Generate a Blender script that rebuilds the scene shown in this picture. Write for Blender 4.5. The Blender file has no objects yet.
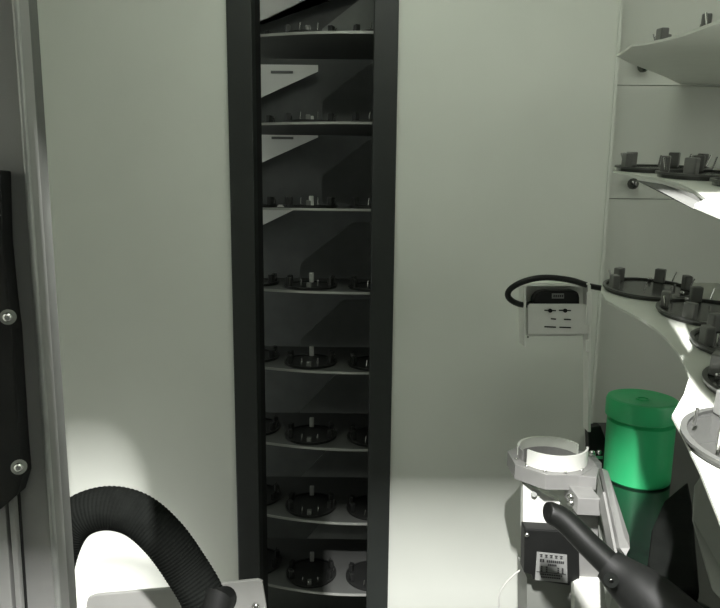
import bpy, bmesh, math
from mathutils import Vector, Matrix
C = bpy.context.scene
R = math.radians
# ---------------- camera, world, lamps, exposure ----------------
H = 0.90; F = 640.0; PITCH = R(9.2); ROLL = R(0.6)
fw = Vector((0, math.cos(PITCH), -math.sin(PITCH)))
r0 = Vector((1, 0, 0)); u0 = Vector((0, math.sin(PITCH), math.cos(PITCH)))
rt = math.cos(ROLL)*r0 + math.sin(ROLL)*u0
up = -math.sin(ROLL)*r0 + math.cos(ROLL)*u0
cam = bpy.data.cameras.new('camera'); co = bpy.data.objects.new('camera', cam)
C.collection.objects.link(co); C.camera = co
co.matrix_world = Matrix(((rt.x, up.x, -fw.x, 0), (rt.y, up.y, -fw.y, 0), (rt.z, up.z, -fw.z, H), (0, 0, 0, 1)))
cam.sensor_fit = 'HORIZONTAL'; cam.sensor_width = 36; cam.lens = 36*F/720; cam.clip_start = 0.01
w = bpy.data.worlds.new('world'); C.world = w; w.use_nodes = True
w.node_tree.nodes['Background'].inputs[0].default_value = (0.93, 1.0, 0.88, 1)
w.node_tree.nodes['Background'].inputs[1].default_value = 0.10
def area(name, loc, target, size, power, col=(1, 1, 1), sy=None):
    l = bpy.data.lights.new(name, 'AREA'); l.size = size; l.energy = power; l.color = col
    if sy: l.shape = 'RECTANGLE'; l.size_y = sy
    o = bpy.data.objects.new(name, l); C.collection.objects.link(o); o.location = loc
    o.rotation_euler = (Vector(target)-Vector(loc)).to_track_quat('-Z', 'Y').to_euler()
    return o
area('ceiling_lamp', (0.08, 0.55, H+0.60), (0.12, 0.62, 0), 0.7, 1.9, (0.90, 1.0, 0.83), 0.3)
area('front_lamp', (0.0, 0.0, H+0.45), (0.1, 1, H+0.45), 0.008, 60, (1.0, 0.985, 0.97), 0.09)
area('low_lamp', (-0.44, 0.90, H-0.74), (-0.46, 1.0, H-0.66), 0.08, 0.6, (1.0, 0.985, 0.97))
area('cabinet_fill', (-0.50, 1.20, H-0.05), (0.0, 1.36, H-0.05), 0.04, 0.9, (0.95, 1.0, 0.93), 1.3)  # unseen fill light added to brighten the slot interior
vs = C.view_settings
C.display_settings.display_device = 'sRGB'
vs.view_transform = 'Standard'; vs.look = 'None'; vs.gamma = 1; vs.use_curve_mapping = False; vs.exposure = 0.0

# ---------------- helpers ----------------
def P(px, py, Y):
    d = fw + rt*((px-360)/F) + up*((304-py)/F)
    d = d*(Y/d.y)
    return Vector((d.x, d.y, H+d.z))
def on_plane(px, py, p0, n):
    d = fw + rt*((px-360)/F) + up*((304-py)/F)
    o = Vector((0, 0, H)); t = (p0-o).dot(n)/d.dot(n)
    return o+d*t
def mat(name, col, rough=0.5, metal=0.0, noise=0.0, scale=30, bump=0.0, ior=None, spec=None, alpha=None):
    m = bpy.data.materials.new(name); m.use_nodes = True
    nt = m.node_tree; b = nt.nodes['Principled BSDF']
    b.inputs['Base Color'].default_value = (*col, 1); b.inputs['Roughness'].default_value = rough
    b.inputs['Metallic'].default_value = metal
    if ior: b.inputs['IOR'].default_value = ior
    if spec is not None: b.inputs['Specular IOR Level'].default_value = spec
    if alpha: b.inputs['Alpha'].default_value = alpha
    tc = nt.nodes.new('ShaderNodeTexCoord'); nz = nt.nodes.new('ShaderNodeTexNoise')
    nz.inputs['Scale'].default_value = scale; nz.inputs['Detail'].default_value = 4
    nt.links.new(tc.outputs['Object'], nz.inputs['Vector'])
    rp = nt.nodes.new('ShaderNodeValToRGB'); k = noise
    rp.color_ramp.elements[0].position = 0.3; rp.color_ramp.elements[1].position = 0.7
    rp.color_ramp.elements[0].color = (*[c*(1-k) for c in col], 1)
    rp.color_ramp.elements[1].color = (*[min(1, c*(1+k)) for c in col], 1)
    nt.links.new(nz.outputs['Fac'], rp.inputs['Fac']); nt.links.new(rp.outputs['Color'], b.inputs['Base Color'])
    if bump:
        bp = nt.nodes.new('ShaderNodeBump'); bp.inputs['Strength'].default_value = bump; bp.inputs['Distance'].default_value = 0.001
        nt.links.new(nz.outputs['Fac'], bp.inputs['Height']); nt.links.new(bp.outputs['Normal'], b.inputs['Normal'])
    return m
M = {
 'wall': mat('painted_white_panel', (0.62, 0.64, 0.585), 0.55, noise=0.03, scale=5),
 'white': mat('white_powder_coat', (0.70, 0.71, 0.66), 0.5, noise=0.02),
 'frame': mat('dark_grey_frame', (0.016, 0.019, 0.017), 0.5, noise=0.08),
 'jamb': mat('black_jamb', (0.006, 0.007, 0.006), 0.6, noise=0.1),
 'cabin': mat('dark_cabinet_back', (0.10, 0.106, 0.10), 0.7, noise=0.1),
 'slanted_plate': mat('dark_grey_shadow', (0.20, 0.212, 0.20), 0.6, noise=0.08),  # tone of the slanted plates that imitate shelf shadows
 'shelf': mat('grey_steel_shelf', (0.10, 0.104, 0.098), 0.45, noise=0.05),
 'lip': mat('bare_shelf_edge', (0.42, 0.43, 0.40), 0.35, 0.3, noise=0.05),
 'plate': mat('pale_grey_plate', (0.40, 0.40, 0.38), 0.5, noise=0.03),
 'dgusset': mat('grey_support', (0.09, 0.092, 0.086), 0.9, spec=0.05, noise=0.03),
 'rshelf': mat('pale_painted_shelf', (0.58, 0.60, 0.54), 0.45, noise=0.03),
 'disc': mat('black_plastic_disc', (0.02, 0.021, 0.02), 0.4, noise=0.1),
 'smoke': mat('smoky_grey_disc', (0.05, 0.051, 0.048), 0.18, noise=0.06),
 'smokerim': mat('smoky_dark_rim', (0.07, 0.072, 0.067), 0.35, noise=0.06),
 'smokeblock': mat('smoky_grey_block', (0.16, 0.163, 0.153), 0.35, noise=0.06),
 'tab': mat('pale_plastic_tab', (0.70, 0.71, 0.67), 0.4, noise=0.03),
 'dknob': mat('dull_steel_knob', (0.16, 0.16, 0.155), 0.25, 1.0),
 'steel': mat('bright_steel', (0.70, 0.70, 0.68), 0.22, 1.0, noise=0.04),
 'alu': mat('anodised_aluminium', (0.24, 0.24, 0.23), 0.45, 0.2, noise=0.04, scale=60),
 'post': mat('brushed_grey_post', (0.27, 0.272, 0.26), 0.5, 0.0, noise=0.06, scale=8),
 'bead': mat('worn_metal_bead', (0.36, 0.37, 0.35), 0.4, 0.4, noise=0.25, scale=25),
 'gasket': mat('grey_gasket', (0.12, 0.125, 0.115), 0.6, noise=0.1),
 'black': mat('matte_black_plastic', (0.008, 0.0085, 0.008), 0.5, spec=0.3, noise=0.15, scale=60),
 'hose': mat('black_ribbed_hose', (0.009, 0.010, 0.009), 0.8, spec=0.04, noise=0.15, scale=60),
 'grip': mat('satin_black_grip', (0.005, 0.0055, 0.005), 0.42, spec=0.35, noise=0.1),
 'green': mat('green_plastic', (0.035, 0.46, 0.17), 0.35, noise=0.03),
 'gloss': mat('glossy_black_deck', (0.008, 0.009, 0.009), 0.10, noise=0.05, ior=2.0),
 'label': mat('grey_label_sticker', (0.22, 0.225, 0.215), 0.5, noise=0.05),
 'ink': mat('label_ink', (0.02, 0.02, 0.02), 0.6),
 'wire': mat('pale_wire', (0.5, 0.5, 0.47), 0.5),
 'dpanel': mat('mid_grey_panel', (0.20, 0.21, 0.19), 0.5, noise=0.05),
 'seam': mat('dark_seam', (0.22, 0.23, 0.20), 0.7),
}
def obj(name, bm, m, parent=None, smooth=False, bev=0, label=None):
    bmesh.ops.recalc_face_normals(bm, faces=bm.faces)
    me = bpy.data.meshes.new(name); bm.to_mesh(me); bm.free()
    o = bpy.data.objects.new(name, me); C.collection.objects.link(o)
    me.materials.append(M[m])
    if parent: o.parent = parent; o.matrix_parent_inverse = parent.matrix_basis.inverted()
    if smooth:
        for p in me.polygons: p.use_smooth = True
        md = o.modifiers.new('es', 'EDGE_SPLIT'); md.split_angle = R(40)
    if bev:
        b = o.modifiers.new('bv', 'BEVEL'); b.width = bev; b.segments = 2; b.limit_method = 'ANGLE'
    if label: o['label'] = label
    return o
def tag(o, label, cat, group=None):
    o['label'] = label; o['category'] = cat
    if group: o['group'] = group
    return o
def struct(o): o['kind'] = 'structure'; return o
def thing(name, loc, label, cat, group=None):
    o = bpy.data.objects.new(name, None); C.collection.objects.link(o); o.location = loc
    o.empty_display_size = 0.02
    return tag(o, label, cat, group)
def box(bm, a, b, c=None):
    x0, y0, z0 = a; x1, y1, z1 = b
    vs_ = [bm.verts.new((x, y, z)) for x in (x0, x1) for y in (y0, y1) for z in (z0, z1)]
    for f in ((0,1,3,2), (4,6,7,5), (0,4,5,1), (2,3,7,6), (0,2,6,4), (1,5,7,3)):
        bm.faces.new([vs_[i] for i in f])
    return bm
def BM(): return bmesh.new()
def prism(bm, pts, off):
    a = [bm.verts.new(p) for p in pts]; b = [bm.verts.new(p+off) for p in pts]
    bm.faces.new(a); bm.faces.new(b[::-1])
    n = len(pts)
    for i in range(n): bm.faces.new((a[i], b[i], b[(i+1) % n], a[(i+1) % n]))
    return bm
def slab(pp, Y, th):            # outline standing upright at distance Y, th thick
    return prism(BM(), [P(x, y, Y) for x, y in pp], Vector((0, th, 0)))
def beam(p0, p1, wd, ht, side=None):
    d = (p1-p0).normalized(); s = (side or d.cross(Vector((0, 0, 1)))).normalized(); s = (s - d*s.dot(d)).normalized(); t = s.cross(d)
    q = [p0+s*(wd/2*i)+t*(ht/2*j) for i, j in ((-1,-1), (1,-1), (1,1), (-1,1))]
    return prism(BM(), q, p1-p0)
def spline(pts, n=10):
    out = []
    q = [pts[0]*2-pts[1]]+list(pts)+[pts[-1]*2-pts[-2]]
    for i in range(1, len(q)-2):
        for k in range(n):
            t = k/n; a, b, c, d = q[i-1], q[i], q[i+1], q[i+2]
            out.append(0.5*((2*b)+(c-a)*t+(2*a-5*b+4*c-d)*t*t+(3*b-a-3*c+d)*t**3))
    out.append(pts[-1]); return out
def tube(pts, rad, seg=14, bm=None):
    bm = bm or BM(); rings = []; nrm = None
    for i, p in enumerate(pts):
        t = (pts[min(i+1, len(pts)-1)]-pts[max(i-1, 0)]).normalized()
        if nrm is None: nrm = t.orthogonal().normalized()
        nrm = (nrm-t*nrm.dot(t)).normalized(); b = t.cross(nrm)
        r = rad(i) if callable(rad) else rad
        rings.append([bm.verts.new(p+(nrm*math.cos(2*math.pi*k/seg)+b*math.sin(2*math.pi*k/seg))*r) for k in range(seg)])
    for a, b in zip(rings, rings[1:]):
        for k in range(seg): bm.faces.new((a[k], a[(k+1) % seg], b[(k+1) % seg], b[k]))
    bm.faces.new(rings[0][::-1]); bm.faces.new(rings[-1])
    return bm
def lathe(prof, c=Vector((0, 0, 0)), seg=48, bm=None):   # prof: (r, z), closed at the axis
    bm = bm or BM(); rings = []
    for r, z in prof:
        if r < 1e-6: rings.append([bm.verts.new(c+Vector((0, 0, z)))])
        else: rings.append([bm.verts.new(c+Vector((r*math.cos(2*math.pi*k/seg), r*math.sin(2*math.pi*k/seg), z))) for k in range(seg)])
    for a, b in zip(rings, rings[1:]):
        for k in range(seg):
            k2 = (k+1) % seg
            if len(a) == 1 and len(b) == 1: continue
            if len(a) == 1: bm.faces.new((a[0], b[k], b[k2]))
            elif len(b) == 1: bm.faces.new((a[k], a[k2], b[0]))
            else: bm.faces.new((a[k], a[k2], b[k2], b[k]))
    return bm
def screw_head(p, r, name='screw', parent=None, d=Vector((0, -1, 0)), m='steel'):
    pts = [p, p+d*r*0.5, p+d*r*0.9, p+d*r*1.0]
    return obj(name, tube(pts, lambda i: (r, r, r*0.7, r*0.3)[i], 16), m, parent, smooth=True)

# ---------------- the setting ----------------
YW = 1.0
def X(px, Y=YW): return P(px, 207, Y).x     # x at eye level
xl0, xl1 = X(231), X(255)
xr1, xr0 = X(371.5), X(395)
xs = X(607)
ZT = H+0.62; ZB = 0.0
bm = BM()
box(bm, (-0.62, YW, ZB), (xl0+0.004, YW+0.02, ZT)); box(bm, (xr0-0.004, YW, ZB), (xs, YW+0.02, ZT))
struct(obj('wall_back', bm, 'wall'))
bm = BM(); 
zs = [ZB, P(650, 199, 1.06).z, P(650, 85.5, 1.06).z, ZT]
for a, b in zip(zs, zs[1:]): box(bm, (xs-0.02, 1.06, a+0.0006), (0.95, 1.075, b-0.0006))
wr = struct(obj('wall_back_right', bm, 'wall'))
struct(obj('trim_3', box(BM(), (xs-0.02, 1.075, ZB), (0.95, 1.085, ZT)), 'seam'))
struct(obj('trim_4', box(BM(), (xs-0.003, YW-0.002, ZB), (xs+0.0015, 1.06, ZT)), 'wall'))
struct(obj('wall_left', box(BM(), (-0.64, -0.05, ZB), (-0.62, YW+0.02, ZT)), 'wall'))
struct(obj('wall_right', box(BM(), (0.95, -0.05, ZB), (0.97, 1.085, ZT)), 'wall'))
struct(obj('floor', box(BM(), (-0.64, -0.05, -0.02), (0.97, 1.62, 0.0)), 'dpanel'))
struct(obj('ceiling', box(BM(), (-0.64, -0.05, ZT), (0.97, 1.62, ZT+0.02)), 'wall'))
# unseen blocker added to cut the front lamp into pools, lower in its middle
bm = prism(BM(), [Vector((x, 0.30, H+z)) for x, z in ((-0.62, 0.60), (-0.62, 0.178), (-0.124, 0.178), (-0.114, 0.172), (-0.106, 0.158), (-0.103, 0.135), (-0.104, 0.09), (-0.015, 0.09), (-0.015, 0.149), (0.60, 0.149), (0.60, 0.60))], Vector((0, 0.002, 0)))
struct(obj('light_blocker', bm, 'frame'))
struct(obj('post_blocker', box(BM(), (-0.40, 0.20, H+0.105), (-0.0985, 0.202, ZT)), 'white'))  # unseen flap added to keep the front lamp off the door post
# slot frame
struct(obj('trim_1', box(BM(), (xl0, YW-0.006, ZB), (xl1, YW+0.0295, ZT)), 'frame', bev=0.0015))
struct(obj('trim_2', box(BM(), (xr1, YW-0.006, ZB), (xr0, YW+0.03, ZT)), 'frame', bev=0.0015))
# cabinet behind the slot
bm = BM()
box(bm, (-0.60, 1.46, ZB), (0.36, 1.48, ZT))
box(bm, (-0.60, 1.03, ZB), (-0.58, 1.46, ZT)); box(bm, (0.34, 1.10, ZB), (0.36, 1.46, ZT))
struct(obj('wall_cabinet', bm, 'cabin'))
bm = BM()
box(bm, (xl1-0.006, YW+0.03, ZB), (xl1-0.001, YW+0.085, ZT))
box(bm, (xr1+0.002, YW+0.03, ZB), (xr1+0.007, YW+0.10, ZT))
struct(obj('trim_6', bm, 'jamb'))

# ---------------- dish holders ----------------
def dup(root):
    r = root.copy(); C.collection.objects.link(r)
    for ch in list(root.children):
        c = ch.copy(); C.collection.objects.link(c); c.parent = r
    return r
def make_holder(label, group, dark):
    t = thing('disc_holder', (0, 0, 0), label, 'holder', group)
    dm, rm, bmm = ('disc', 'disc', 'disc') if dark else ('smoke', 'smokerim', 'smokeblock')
    obj('disc', lathe([(0, 0), (0.046, 0), (0.046, 0.003), (0, 0.003)]), dm, t, smooth=True)
    obj('rim', lathe([(0.0445, 0.0031), (0.048, 0.0031), (0.048, 0.0050), (0.0445, 0.0050), (0.0445, 0.0031)]), rm, t, smooth=True)
    def block(a, m, hgt=0.019, wd=0.0055, name='clip_block', r=0.040):
        bm = box(BM(), (r-0.004, -wd, 0.0032), (r+0.0040, wd, hgt))
        bmesh.ops.rotate(bm, verts=bm.verts, cent=(0, 0, 0), matrix=Matrix.Rotation(R(a), 3, 'Z'))
        return obj(name, bm, m, t, bev=0.0012)
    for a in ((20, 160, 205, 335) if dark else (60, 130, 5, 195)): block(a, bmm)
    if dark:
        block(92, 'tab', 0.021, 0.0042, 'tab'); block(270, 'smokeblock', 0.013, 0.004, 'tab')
    for a, lean in ((150, -.3), (40, .3), (250, .1), (292, 0.0), (350, .3)):
        c = Vector((math.cos(R(a))*0.041, math.sin(R(a))*0.041, 0.0068))
        c2 = c+Vector((lean*0.012, 0, 0.011))
        obj('pin', tube([c, c2], 0.0010, 8), 'steel', t, smooth=True)
    if not dark:
        for a, h_ in ((315, 0.006), (75, 0.006)):
            q = Vector((math.cos(R(a))*0.038, math.sin(R(a))*0.038, h_))
            obj('knob', lathe([(0, -0.0026), (0.0019, -0.0019), (0.0026, 0), (0.0019, 0.0019), (0, 0.0026)], q, 12), 'steel', t, smooth=True)
    return t

# slot carousel: eight plates, one above the other
lipY = 1.065; cc = Vector((0.0, lipY+0.50)); RR = 0.50
lip_px = [30, 125, 209, 291, 368, 443, 520, 592]
lev = P(360, 209, lipY).z; dz = 0.1385
ORD = ['topmost', 'second', 'third', 'fourth', 'fifth', 'sixth', 'seventh', 'lowest']
TOPW = ['topmost', 'second from the top', 'third from the top', 'fourth from the top', 'fifth from the top', 'sixth from the top', 'seventh from the top', 'lowest']
holder0 = None
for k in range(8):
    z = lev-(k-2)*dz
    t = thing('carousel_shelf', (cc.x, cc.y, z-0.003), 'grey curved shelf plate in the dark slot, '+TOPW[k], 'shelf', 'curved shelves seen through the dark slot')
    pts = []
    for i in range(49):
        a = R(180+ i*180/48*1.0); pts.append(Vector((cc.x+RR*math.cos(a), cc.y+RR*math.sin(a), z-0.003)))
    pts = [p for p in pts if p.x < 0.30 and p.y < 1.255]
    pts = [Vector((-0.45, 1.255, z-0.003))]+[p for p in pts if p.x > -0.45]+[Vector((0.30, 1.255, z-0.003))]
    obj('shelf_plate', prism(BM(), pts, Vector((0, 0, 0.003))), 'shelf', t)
    bm = BM(); e = []
    for i in range(37):
        a = R(212+i*94/36)
        e.append((cc.x+(RR+0.0002)*math.cos(a), cc.y+(RR+0.0002)*math.sin(a)))
    rows = [[bm.verts.new((cc.x+(x-cc.x)*s, cc.y+(y-cc.y)*s, zz)) for x, y in e] for s, zz in ((1, z-0.0035), (1.004, z-0.0035), (1.004, z+0.0005), (1, z+0.0005))]
    for j in range(4):
        A, B = rows[j], rows[(j+1) % 4]
        for i in range(36): bm.faces.new((A[i], A[i+1], B[i+1], B[i]))
    for i in (0, 36): bm.faces.new([rows[j][i] for j in range(4)])
    obj('front_edge', bm, 'lip', t, label='thin pale front edge')
    # three holders per shelf
    for n, (ang, where) in enumerate(((-12.5, 'left, cut off by the frame'), (9.3-1.2, ''), (29, ''))):
        pass
    rr = RR-0.052
    for j, wh in ((0, 'middle'), (-1, 'left'), (1, 'right')):
        a = math.asin((-0.088-cc.x)/rr)+j*R(14.7)
        pos = (cc.x+rr*math.sin(a), cc.y-rr*math.cos(a), z+0.0002)
        lab = 'black disc holder %s on the %s slot shelf%s' % ({'middle': 'in the middle', 'left': 'at the left', 'right': 'at the right'}[wh], TOPW[k], '' if wh == 'middle' else ', partly hidden')
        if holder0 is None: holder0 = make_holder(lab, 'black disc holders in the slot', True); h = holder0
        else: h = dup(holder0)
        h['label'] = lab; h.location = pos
# pale sheets and grey plates standing in for shelf shadows at the back of the cabinet
ypl = 1.42
top0 = P(318, 65, ypl).z
for k, yy in enumerate((-11, 65, 131, 205)):
    t0 = P(318, yy, ypl).z
    x1 = P(318, 100, ypl).x; x0 = x1-0.19
    n = ('above the topmost shelf', 'between the topmost and second shelf', 'between the second and third shelf', 'just under the third shelf')[k]
    t = thing('back_plate', (x1-0.1, ypl, t0-0.06), 'pale triangular sheet at the back of the slot, '+n, 'panel', 'pale triangular sheets behind the shelves')
    if k == 0: pp = [(x0, t0), (x1+0.09, t0), (x1+0.09, t0+0.032), (x0, t0-0.096)]
    elif k == 3: pp = [(x0, t0), (x1-0.03, t0), (x0, t0-0.078)]
    else: pp = [(x0, t0), (x1, t0), (x1, t0-0.013), (x0, t0-0.098)]
    obj('sheet', prism(BM(), [Vector((x, ypl, z)) for x, z in pp], Vector((0, 0.003, 0))), 'white', t)
    if k in (1, 2):
        obj('sheet_slot', box(BM(), (x1-0.10, ypl-0.002, t0-0.018), (x1-0.053, ypl, t0-0.013)), 'gasket', t)
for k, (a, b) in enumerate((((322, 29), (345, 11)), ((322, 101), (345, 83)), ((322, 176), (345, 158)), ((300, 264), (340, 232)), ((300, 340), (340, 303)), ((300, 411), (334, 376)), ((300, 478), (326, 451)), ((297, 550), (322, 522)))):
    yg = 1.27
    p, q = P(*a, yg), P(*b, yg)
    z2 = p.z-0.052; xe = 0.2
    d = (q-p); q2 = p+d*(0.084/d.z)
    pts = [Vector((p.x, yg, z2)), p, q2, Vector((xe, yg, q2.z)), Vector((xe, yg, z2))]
    t = tag(obj('shadow_plate', prism(BM(), pts, Vector((0, 0.003, 0))), 'slanted_plate'), 'dark grey slanted painted shadow behind the %s shelf in the slot' % TOPW[k], 'panel', 'slanted painted shadows behind the shelves')

# ---------------- right-hand shelves ----------------
TL = R(6)
nrm = Vector((0, -math.sin(TL), math.cos(TL)))
tip3 = P(601, 292, 0.70)
o3 = [(602, 283), (601, 291), (606, 300), (622, 309), (640, 318), (655, 328), (667, 339), (677, 351), (685, 364), (689, 378), (684, 394), (672, 415), (682, 433), (700, 470), (718, 515), (735, 560), (900, 560), (900, 283)]
out3 = [on_plane(x, y, tip3, nrm) for x, y in o3]
discs3 = [(0.320, 0.705), (0.338, 0.61), (0.323, 0.512), (0.286, 0.42), (0.231, 0.338)]
pw = ['farthest from the camera', 'second from the back', 'third from the back', 'fourth from the back', 'nearest the camera']
holder1 = None
LV = [('lower right', 0.0, o3, 292), ('middle right', None, None, 171), ('upper right', None, None, 55)]
for s, (nm, _, _, ytip) in enumerate(LV):
    tip = P((601, 613, 617)[s], ytip, 0.70)
    base = tip-tip3
    if s == 0: out = out3
    elif s == 1:
        o2 = [(613, 172, .70), (628, 178.5, .66), (645, 181.5, .62), (665, 184.5, .58), (682, 188.5, .52), (694, 193, .47), (702, 198, .43), (706, 203, .41), (694, 209, .375), (718, 222, .33), (745, 236, .30)]
        out = []
        for x, y, Y in o2:
            p = P(x, y, Y); p.z = tip.z+(Y-0.70)*math.tan(TL); out.append(p)
        out += [Vector((0.55, 0.30, tip.z-0.40*math.tan(TL))), Vector((0.55, 0.78, tip.z+0.08*math.tan(TL))), Vector((0.315, 0.78, tip.z+0.08*math.tan(TL)))]
    else:
        o1 = [(617, 54), (624, 50), (632, 44), (645, 42.5), (662, 39), (685, 33), (705, 25), (722, 19), (760, 0), (790, 60), (760, 108), (722, 97), (692, 88), (665, 75), (650, 69), (630, 61)]
        out = [on_plane(x, y, tip, nrm) for x, y in o1]
    t = thing('side_shelf', (0.40, 0.60, tip.z-0.01), 'pale curved shelf plate at the %s carrying smoky disc holders' % nm, 'shelf', 'pale shelves at the right')
    obj('shelf_plate', prism(BM(), out, nrm*-0.0022), 'rshelf', t)
    if s == 1:
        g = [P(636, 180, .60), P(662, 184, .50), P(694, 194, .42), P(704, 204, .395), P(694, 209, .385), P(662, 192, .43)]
        obj('slanted_plate', prism(BM(), g, Vector((0.002, 0.003, -0.0005))), 'dgusset', t, label='darker slanted support under the plate')
    if s == 0 or s == 1 or s == 2:
        for n, (x, y) in enumerate(discs3):
            if s == 2 and n > 3: continue
            if s == 2:
                xx, yy = ((0.328, 0.655), (0.326, 0.556), (0.324, 0.458), (0.34, 0.358))[n]
            elif s == 1: xx, yy = ((0.322, 0.70), (0.322, 0.60), (0.322, 0.502), (0.286, 0.411), (0.240, 0.325))[n]
            else: xx, yy = x, y
            lab = 'smoky grey disc holder on the %s shelf, %s' % (nm, ('farthest from the camera', 'second from the back', 'third from the back', 'fourth from the back', 'nearest the camera')[n])
            if holder1 is None: holder1 = make_holder(lab, 'smoky disc holders on the right shelves', False); h = holder1
            else: h = dup(holder1)
            h['label'] = lab
            zz = tip.z+(yy-0.70)*math.tan(TL)
            h.location = (xx, yy, zz+0.0003); h.rotation_euler = (TL, 0, R((-10, 22, 50, 80, -95)[n]))
            bpy.context.view_layer.update()
            h.rotation_euler = (Matrix.Rotation(TL, 3, 'X') @ Matrix.Rotation(R((-10, 22, 50, 80, -95)[n]), 3, 'Z')).to_euler()
for (x, y, w_) in ((640, 68, 'below the upper right shelf'), (630, 184, 'below the middle right shelf')):
    t = thing('knob_screw', P(x, y, 1.06), 'round steel screw head on the white wall '+w_, 'screw', 'round screws on the right wall')
    p = P(x, y, 1.06)
    obj('head', lathe([(0, -0.009), (0.0045, -0.008), (0.0078, -0.0045), (0.009, 0), (0.0078, 0.0045), (0.0045, 0.008), (0, 0.009)], p+Vector((0, -0.012, 0)), 24), 'dknob', t, smooth=True)
    obj('shank', tube([p, p+Vector((0, -0.008, 0))], 0.004), 'alu', t)

# ---------------- bracket with reader, cable ----------------
YB = 0.86
t = thing('reader_bracket', P(558, 335, YB), 'white folded sheet metal bracket with slots on the back wall, under the black reader', 'bracket')
obj('back_sheet', slab([(524, 286), (588, 286), (588, 336), (524, 336)], YB+0.030, 0.002), 'white', t)
# slotted front sheet
bm = BM()
fp = [(528, 304), (587, 304), (587, 334), (528, 334)]
obj('front_sheet', slab([(528, 306), (530, 304), (585, 304), (588, 306), (588, 334), (528, 334)], YB, 0.0025), 'white', t)
for (x0, x1, y) in ((544.5, 556, 310.5), (559, 571, 310.5), (551, 556, 319), (564, 571, 319.5), (544.5, 556, 327), (559.5, 571, 327.5)):
    obj('slot_opening', slab([(x0, y-.8), (x1, y-.4), (x1, y+.8), (x0, y+.4)], YB-0.0006, 0.0008), 'black', t)
for x in (550, 565): obj('screw', tube([P(x, 310.5, YB), P(x, 310.5, YB)+Vector((0, -.002, 0))], 0.0028), 'black', t)
obj('side_flange', prism(BM(), [P(524, 285, YB), P(524, 347, YB), P(524, 347, YB)+Vector((0, .030, 0.0)), P(524, 285, YB)+Vector((0, .030, 0))], Vector((0.003, 0, 0))), 'white', t, bev=0.0005)
obj('side_column', prism(BM(), [P(588, 285, YB), P(588, 432, YB), P(588, 432, YB)+Vector((0, .02, 0.0)), P(588, 285, YB)+Vector((0, .02, 0))], Vector((0.004, 0, 0))), 'white', t, bev=0.0005)
obj('column_tab', slab([(587, 292), (592, 292), (592, 318), (590, 325), (587, 325)], YB-0.003, 0.003), 'white', t)
obj('column_tab', slab([(586, 340), (589, 340), (589, 352), (586, 352)], YB-0.003, 0.003), 'white', t)
obj('top_flange', prism(BM(), [P(524, 285, YB), P(590, 285, YB), P(590, 285, YB)+Vector((0, .030, 0)), P(524, 285, YB)+Vector((0, .030, 0))], Vector((0, 0, 0.0025))), 'white', t)
screw_head(P(528, 337, YB+0.002), 0.0012, 'screw', t, m='black')
t = thing('code_reader', P(557, 304, YB+.025), 'black rounded reader lying on the white slotted bracket', 'scanner')
obj('body', slab([(534, 305), (534, 298), (539, 292), (547, 290.5), (575, 290.5), (579, 293), (580, 298), (580, 306)], YB+0.008, 0.020), 'black', t, smooth=False, bev=0.003)
l = obj('label', slab([(552, 293.5), (564, 293.5), (564, 298.5), (552, 298.5)], YB+0.0072, 0.001), 'label', t, label='small grey label')
bm = BM()
for i in range(5): box(bm, P(553.4+i*2.1, 297.2, YB+0.0066), P(554.8+i*2.1, 294.8, YB+0.0071))
obj('label_print', bm, 'ink', l)
cp = [P(x, y, Y) for x, y, Y in ((606, 289, .90), (590, 286, .875), (570, 280, .84), (545, 277.5, .83), (525, 281, .83), (511, 288.5, .835), (508, 296, .84), (514, 302, .85), (525, 305, .872), (537, 302, .885))]
tag(obj('cable', tube(spline(cp, 8), 0.0040, 12), 'black', smooth=True), 'black cable looping left above the white bracket into the reader', 'cable')

# ---------------- green jar ----------------
DZ = P(638, 484, 0.815).z
dk = [on_plane(x, y, Vector((0, 0, DZ)), Vector((0, 0, 1))) for x, y in ((602, 462), (612, 490), (624, 535), (628, 560), (636, 640))]
dk += [Vector((dk[-1].x, 0.30, DZ)), Vector((0.948, 0.30, DZ)), Vector((0.948, 1.058, DZ)), Vector((0.372, 1.058, DZ)), Vector((0.372, 0.93, DZ))]
struct(obj('trim_7', prism(BM(), dk, Vector((0, 0, -0.012))), 'gloss'))
gc = P(636, 478, 0.835); gc.z = DZ
t = thing('green_jar', gc, 'bright green plastic jar with a screw lid at the right', 'jar')
zt = 0.142; r = 0.0485
c = Vector((gc.x, gc.y, DZ)); js = 0.905
obj('body', lathe([(p_*js, q_*js) for p_, q_ in [(0, 0), (r-0.004, 0), (r-0.001, 0.003), (r-0.0005, 0.091), (r-0.006, 0.094), (r-0.006, 0.098), (0, 0.098)]], c, 64), 'green', t, smooth=True)
lid = obj('lid', lathe([(p_*js, q_*js) for p_, q_ in [(0, 0.0982), (r+0.001, 0.0982), (r+0.0026, 0.099), (r+0.0026, 0.121), (r+0.0005, 0.126), (r-0.004, 0.1275), (r-0.008, 0.126), (0, 0.126)]], c, 64), 'green', t, smooth=True)
obj('lid_mark', lathe([(p_*js, q_*js) for p_, q_ in [(0.008, 0.1261), (0.0105, 0.1261), (0.0105, 0.1275), (0.008, 0.1275), (0.008, 0.1261)]], c+Vector((-0.002, -0.005, 0)), 6), 'green', lid)

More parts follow.
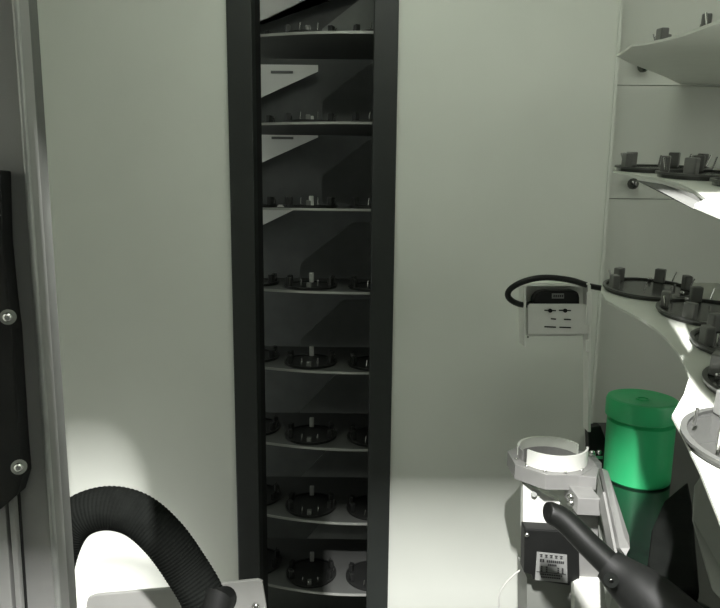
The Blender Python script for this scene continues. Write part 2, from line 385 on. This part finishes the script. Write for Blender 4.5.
# ---------------- ring gripper with motor ----------------
rc = P(551, 458, 0.80); rz = rc.z
t = thing('ring_gripper', (rc.x, rc.y, rz-0.16), 'silver ring gripper with two raised curved guards, mounted above the black motor', 'gripper')
def arc_wall(ri, ro, a0, a1, z0, z1, n=24, poly=False):
    bm = BM(); L = []
    for i in range(n+1):
        a = R(a0+(a1-a0)*i/n)
        L.append([bm.verts.new((rc.x+q*math.cos(a), rc.y+q*math.sin(a), z)) for q, z in ((ri, z0), (ro, z0), (ro, z1), (ri, z1))])
    for A, B in zip(L, L[1:]):
        for j in range(4): bm.faces.new((A[j], A[(j+1) % 4], B[(j+1) % 4], B[j]))
    if abs(a1-a0) < 359: bm.faces.new(L[0]); bm.faces.new(L[-1][::-1])
    else: bmesh.ops.remove_doubles(bm, verts=bm.verts, dist=1e-6)
    return bm
# octagonal outside, round inside
bm = BM(); n = 48; L = []
for i in range(n):
    a = 2*math.pi*i/n+R(22.5)
    ph = ((a-R(22.5)) % (math.pi/4))-math.pi/8
    ro = 0.0525/math.cos(ph); ri = 0.0405
    L.append([bm.verts.new((rc.x+q*math.cos(a), rc.y+q*math.sin(a), z)) for q, z in ((ri, rz-0.020), (ro, rz-0.020), (ro, rz), (ri, rz))])
for i in range(n):
    A, B = L[i], L[(i+1) % n]
    for j in range(4): bm.faces.new((A[j], A[(j+1) % 4], B[(j+1) % 4], B[j]))
obj('base_ring', bm, 'alu', t, bev=0.0006)
obj('guide_wall', arc_wall(0.0405, 0.0435, 20, 168, rz+0.0003, rz+0.014), 'rshelf', t, smooth=True)
obj('guide_wall', arc_wall(0.0430, 0.0455, 212, 344, rz+0.0003, rz+0.021), 'white', t, smooth=True)
obj('guide_wall', arc_wall(0.0405, 0.0425, 172, 196, rz+0.0003, rz+0.014), 'alu', t, smooth=True)
for a in (188, 215, 245, 275, 305):
    p = Vector((rc.x+0.0475*math.cos(R(a)), rc.y+0.0475*math.sin(R(a)), rz+0.0002))
    screw_head(p, 0.0024, 'screw', t, Vector((0, 0, 1)))
Vz = Vector((0, 0, 1))
# clamp tab to the right/front of the ring and slide block
obj('clamp_tab', prism(BM(), [Vector((rc.x+x, rc.y+y, rz-0.018)) for x, y in ((0.016, -0.052), (0.040, -0.056), (0.052, -0.03), (0.052, 0.02), (0.046, 0.02), (0.046, -0.020))], Vz*0.017), 'alu', t, bev=0.0006)
obj('slide_block', slab([(578, 498), (601, 499), (600, 516), (577, 515)], 0.715, 0.05), 'alu', t, bev=0.0008)
for y in (496.5, 503): screw_head(P(571, y, 0.718), 0.0042, 'screw', t, (Vector((-0.7, -0.7, 0.1))).normalized())
obj('support_plate', slab([(523, 484), (527, 484), (560, 502), (560, 534), (523, 530)], 0.775, 0.012), 'white', t)
obj('joint_screw', tube([P(534, 494, 0.775), P(534, 494, 0.770)], 0.004, 6), 'dpanel', t)
mt = obj('motor', slab([(525, 529), (579, 532), (580, 582), (571, 582), (570, 586), (533, 580), (532, 575), (524, 573)], 0.74, 0.02), 'black', t, bev=0.0015, label='black square motor under the ring')
lb = obj('motor_label', slab([(537, 552), (567, 555), (567.5, 583), (535, 580)], 0.7390, 0.0009), 'label', mt, label='grey type plate printed with rows of dark characters')
bm = BM()
def dash(x0, x1, y, h_): 
    s = 0.1*(x0-537)
    prism(bm, [P(x0, y+s, .7382), P(x1, y+s+0.1*(x1-x0), .7382), P(x1, y+s+h_+0.1*(x1-x0), .7382), P(x0, y+s+h_, .7382)], Vector((0, 0.0007, 0)))
for i in range(5):                       # heading of five blocky characters, each two strokes and a stem
    x = 540+i*5.0
    dash(x, x+2.8, 554.0, .7); dash(x+.3, x+2.5, 556.0, .6); dash(x+1.1, x+1.7, 554.0, 2.6)
for i in range(9): dash(547+i*1.95, 548.4+i*1.95, 559.2, 2.2)
for i in range(2): dash(540+i*2.5, 541.8+i*2.5, 558.6, 3.0)
for i in range(5): dash(548+i*1.8, 549.3+i*1.8, 563, 1.6)
for x in (541, 546, 557.5, 562):
    for q in range(3): dash(x, x+1.5, 566+q*2.0, 1.1)
for i in range(10): dash(540+i*2.3, 541.7+i*2.3, 573.2, 1.2)
for i in range(9): dash(541+i*2.2, 542.6+i*2.2, 576, 1.1)
dash(536.5, 566, 571.6, .3)
obj('label_print', bm, 'ink', lb)
screw_head(P(527, 534.5, 0.7395), 0.0030, 'motor_screw', mt)
obj('gear_body', slab([(577, 516), (598, 516), (612, 583), (580, 583)], 0.745, 0.02), 'alu', t, bev=0.001)
obj('pedestal', slab([(527, 578), (571, 580), (571, 680), (527, 680)], 0.765, 0.05), 'dpanel', t)
obj('pedestal_plate', slab([(574, 584), (579, 581), (602, 582), (604, 680), (574, 680)], 0.735, 0.012), 'white', t, bev=0.001, label='white lower cover')

# rails beside the gripper
t = thing('guide_rail', P(615, 510, .78), 'silver angled rail beside the green jar, running down towards the black lever', 'rail')
side = Vector((1, 0, 0))
bm = prism(BM(), [P(602, 468, .80), P(608, 471, .80), P(629, 536, .64), P(630, 548, .63), P(626, 556, .625), P(620, 548, .63)], Vector((0.0, 0.010, -0.006)))
obj('rail_strip', bm, 'alu', t, bev=0.0004)
obj('rail_strip', beam(P(602, 497, .71), P(626, 620, .58), 0.003, 0.02, side), 'alu', t, bev=0.0004)
obj('rail_web', prism(BM(), [P(600, 470, .82), P(606, 474, .81), P(624, 560, .635), P(630, 625, .59), P(612, 625, .60), P(601, 520, .74)], Vector((0, 0.012, -0.004))), 'dpanel', t)
screw_head(P(608, 510, .735), 0.0030, 'screw', t, m='dpanel')
t = thing('clamp_fitting', P(592, 452, .84), 'dark fitting with steel screws between the ring gripper and the green jar', 'fitting')
obj('body', slab([(588, 428), (601, 426), (606, 440), (606, 470), (594, 470), (589, 455)], 0.875, 0.015), 'black', t, bev=0.001)
obj('bar', slab([(583, 460), (602, 463), (602, 470), (583, 468)], 0.835, 0.02), 'alu', t, bev=0.001)
screw_head(P(592, 453, .857), 0.0045, 'screw', t); screw_head(P(599, 452, .857), 0.0035, 'screw', t)
obj('washer', slab([(591, 456), (603, 456), (603, 459), (591, 459)], 0.853, 0.01), 'steel', t)

# lever
t = thing('lever_arm', P(620, 580, .55), 'thick black rounded lever in front of the motor, running to the lower right corner', 'lever')
lp = [P(x, y, Y) for x, y, Y in ((547, 513, .62), (553, 514, .62), (566, 522, .61), (590, 546, .585), (615, 570, .56))]
sp = spline(lp, 8)
obj('grip', tube(sp, lambda i: (0.0070, 0.0095, 0.0108, 0.0112, 0.0112, 0.0114)[i] if i < 6 else 0.0114+0.0012*i/len(sp), 24), 'grip', t, smooth=True)
bm = tube(spline([P(608, 564, .562), P(625, 579, .55), P(650, 600, .53), P(700, 650, .49)], 6), lambda i: 0.0155+0.0008*i, 20)
obj('lever_body', bm, 'black', t, smooth=True)
obj('pivot_screw', tube([P(611, 580, .545), P(611, 580, .528)], 0.0065, 16), 'hose', t)
screw_head(P(611, 580, .528), 0.0022, 'screw', t, m='dknob')
# thin wire
wp = [P(x, y, .80) for x, y in ((527, 566), (515, 574), (503, 587), (499, 600), (499, 640))]
tag(obj('thin_wire', tube(spline(wp, 8), 0.0012, 8), 'wire', smooth=True), 'thin pale wire curving down the wall from the black motor', 'wire')

# right lower: dark housing and grey panel
t = tag(obj('grey_cover', prism(BM(), [P(694, 486, .62), P(702, 474, .62), P(730, 470, .60), P(760, 640, .50), P(712, 590, .53), P(692, 520, .60)], Vector((0.02, 0.03, -0.02))), 'dpanel', bev=0.002), 'mid grey angled cover under the lower right shelf at the picture edge', 'cover')
hp_ = [on_plane(x, y, Vector((0, 0, DZ+0.015)), Vector((0, 0, 1))) for x, y in ((648, 560), (652, 528), (664, 500), (688, 480), (692, 500), (700, 590), (655, 590))]
t = tag(obj('black_housing', prism(BM(), hp_, Vector((0, 0, -0.0148))), 'hose', bev=0.004), 'low black housing on the glossy deck in front of the green jar', 'housing')

# ---------------- left: hose, plate, door post ----------------
hp = [P(x, y, Y) for x, y, Y in ((44, 700, .70), (46, 620, .72), (50, 575, .74), (62, 537, .755), (80, 516, .765), (108, 508, .77), (137, 515, .77), (163, 537, .765), (185, 567, .76), (204, 600, .75), (222, 650, .745))]
sp = spline(hp, 1)
# resample evenly so the ribs are regular
fine = spline(hp, 60); ln = [0]
for a, b in zip(fine, fine[1:]): ln.append(ln[-1]+(b-a).length)
N = int(ln[-1]/0.0011); even = []; j = 0
for i in range(N+1):
    s = ln[-1]*i/N
    while j < len(ln)-2 and ln[j+1] < s: j += 1
    u = (s-ln[j])/max(1e-9, ln[j+1]-ln[j]); even.append(fine[j].lerp(fine[j+1], min(1, u)))
t = thing('ribbed_hose', P(140, 640, .75), 'thick black ribbed hose arching at the lower left', 'hose')
obj('hose_tube', tube(even, lambda i: 0.0272+0.0004*(1 if i % 4 in (0, 1) else -0.5), 32), 'hose', t, smooth=False)
obj('collar', tube([P(213, 622, .725), P(219, 598, .735), P(224, 600, .75)], lambda i: (0.020, 0.020, 0.017)[i], 20), 'black', t, smooth=True)
t = thing('mounting_plate', P(180, 640, .87), 'pale grey rounded plate with a bolt at the lower left behind the hose', 'plate')
obj('plate', slab([(84, 680), (86, 604), (88, 598), (96, 595), (180, 588), (258, 580), (262, 582), (266, 606), (272, 680)], .87, 0.006), 'plate', t, bev=0.001)
screw_head(P(256, 606, .868), 0.0062, 'bolt', t)

# door post with gaskets, standing at the left in front
def strip(px0, px1, Y0, Y1, th, m, name, parent, z0=H-0.62, z1=H+0.5):
    a = P(px0, 207, Y0).x; b = P(px1, 207, Y1).x
    return obj(name, prism(BM(), [Vector((a, Y0, z0)), Vector((b, Y1, z0)), Vector((b, Y1+th, z0)), Vector((a, Y0+th, z0))], Vector((0, 0, z1-z0))), m, parent, bev=0.0008)
t = thing('door_post', (-0.27, 0.45, H-0.62), 'grey metal door post with worn edge strips at the left', 'post')
strip(-60, 28.5, 0.44, 0.44, 0.02, 'post', 'post_face', t)
def vbar(px, Y, r, m, name, z0=H-0.62, z1=H+0.5):
    x = P(px, 207, Y).x
    return obj(name, tube([Vector((x, Y, z0)), Vector((x, Y, z1))], r, 12), m, t, smooth=True)
vbar(30, 0.438, 0.0021, 'bead', 'edge_bead')
strip(31.5, 34.5, 0.446, 0.450, 0.012, 'gasket', 'gasket_strip', t)
vbar(35.5, 0.452, 0.0012, 'bead', 'edge_bead')
strip(36.5, 43, 0.458, 0.470, 0.012, 'gasket', 'gasket_strip', t)
t2 = thing('latch_cover', P(6, 400, .42), 'black cover plate screwed onto the grey door post at the left', 'cover')
obj('cover_plate', slab([(-60, 165), (0, 170), (2, 240), (8, 300), (12, 330), (19, 440), (22, 476), (16, 496), (0, 510), (-60, 512)], 0.425, 0.014), 'black', t2, bev=0.001)
for x, y in ((8, 317), (19, 467)):
    s = obj('washer', tube([P(x, y, .4245), P(x, y, .4225)], 0.0052, 24), 'dpanel', t2)
    screw_head(P(x, y, .4225), 0.0032, 'screw', t2)
for (a, b, m, n) in ((-8, 4, 'post', 'ridge'), (8, 13.5, 'post', 'ridge'), (14.5, 18, 'jamb', 'groove')):
    d = 0.072
    obj(n, slab([(a, 500), (b, 492 if n == 'ridge' else 486), (b+d*115, 612), (a+d*115, 612)], 0.433 if n == 'ridge' else .4375, 0.007 if n == 'ridge' else .003), m, t, bev=0.0006 if n == 'ridge' else 0)
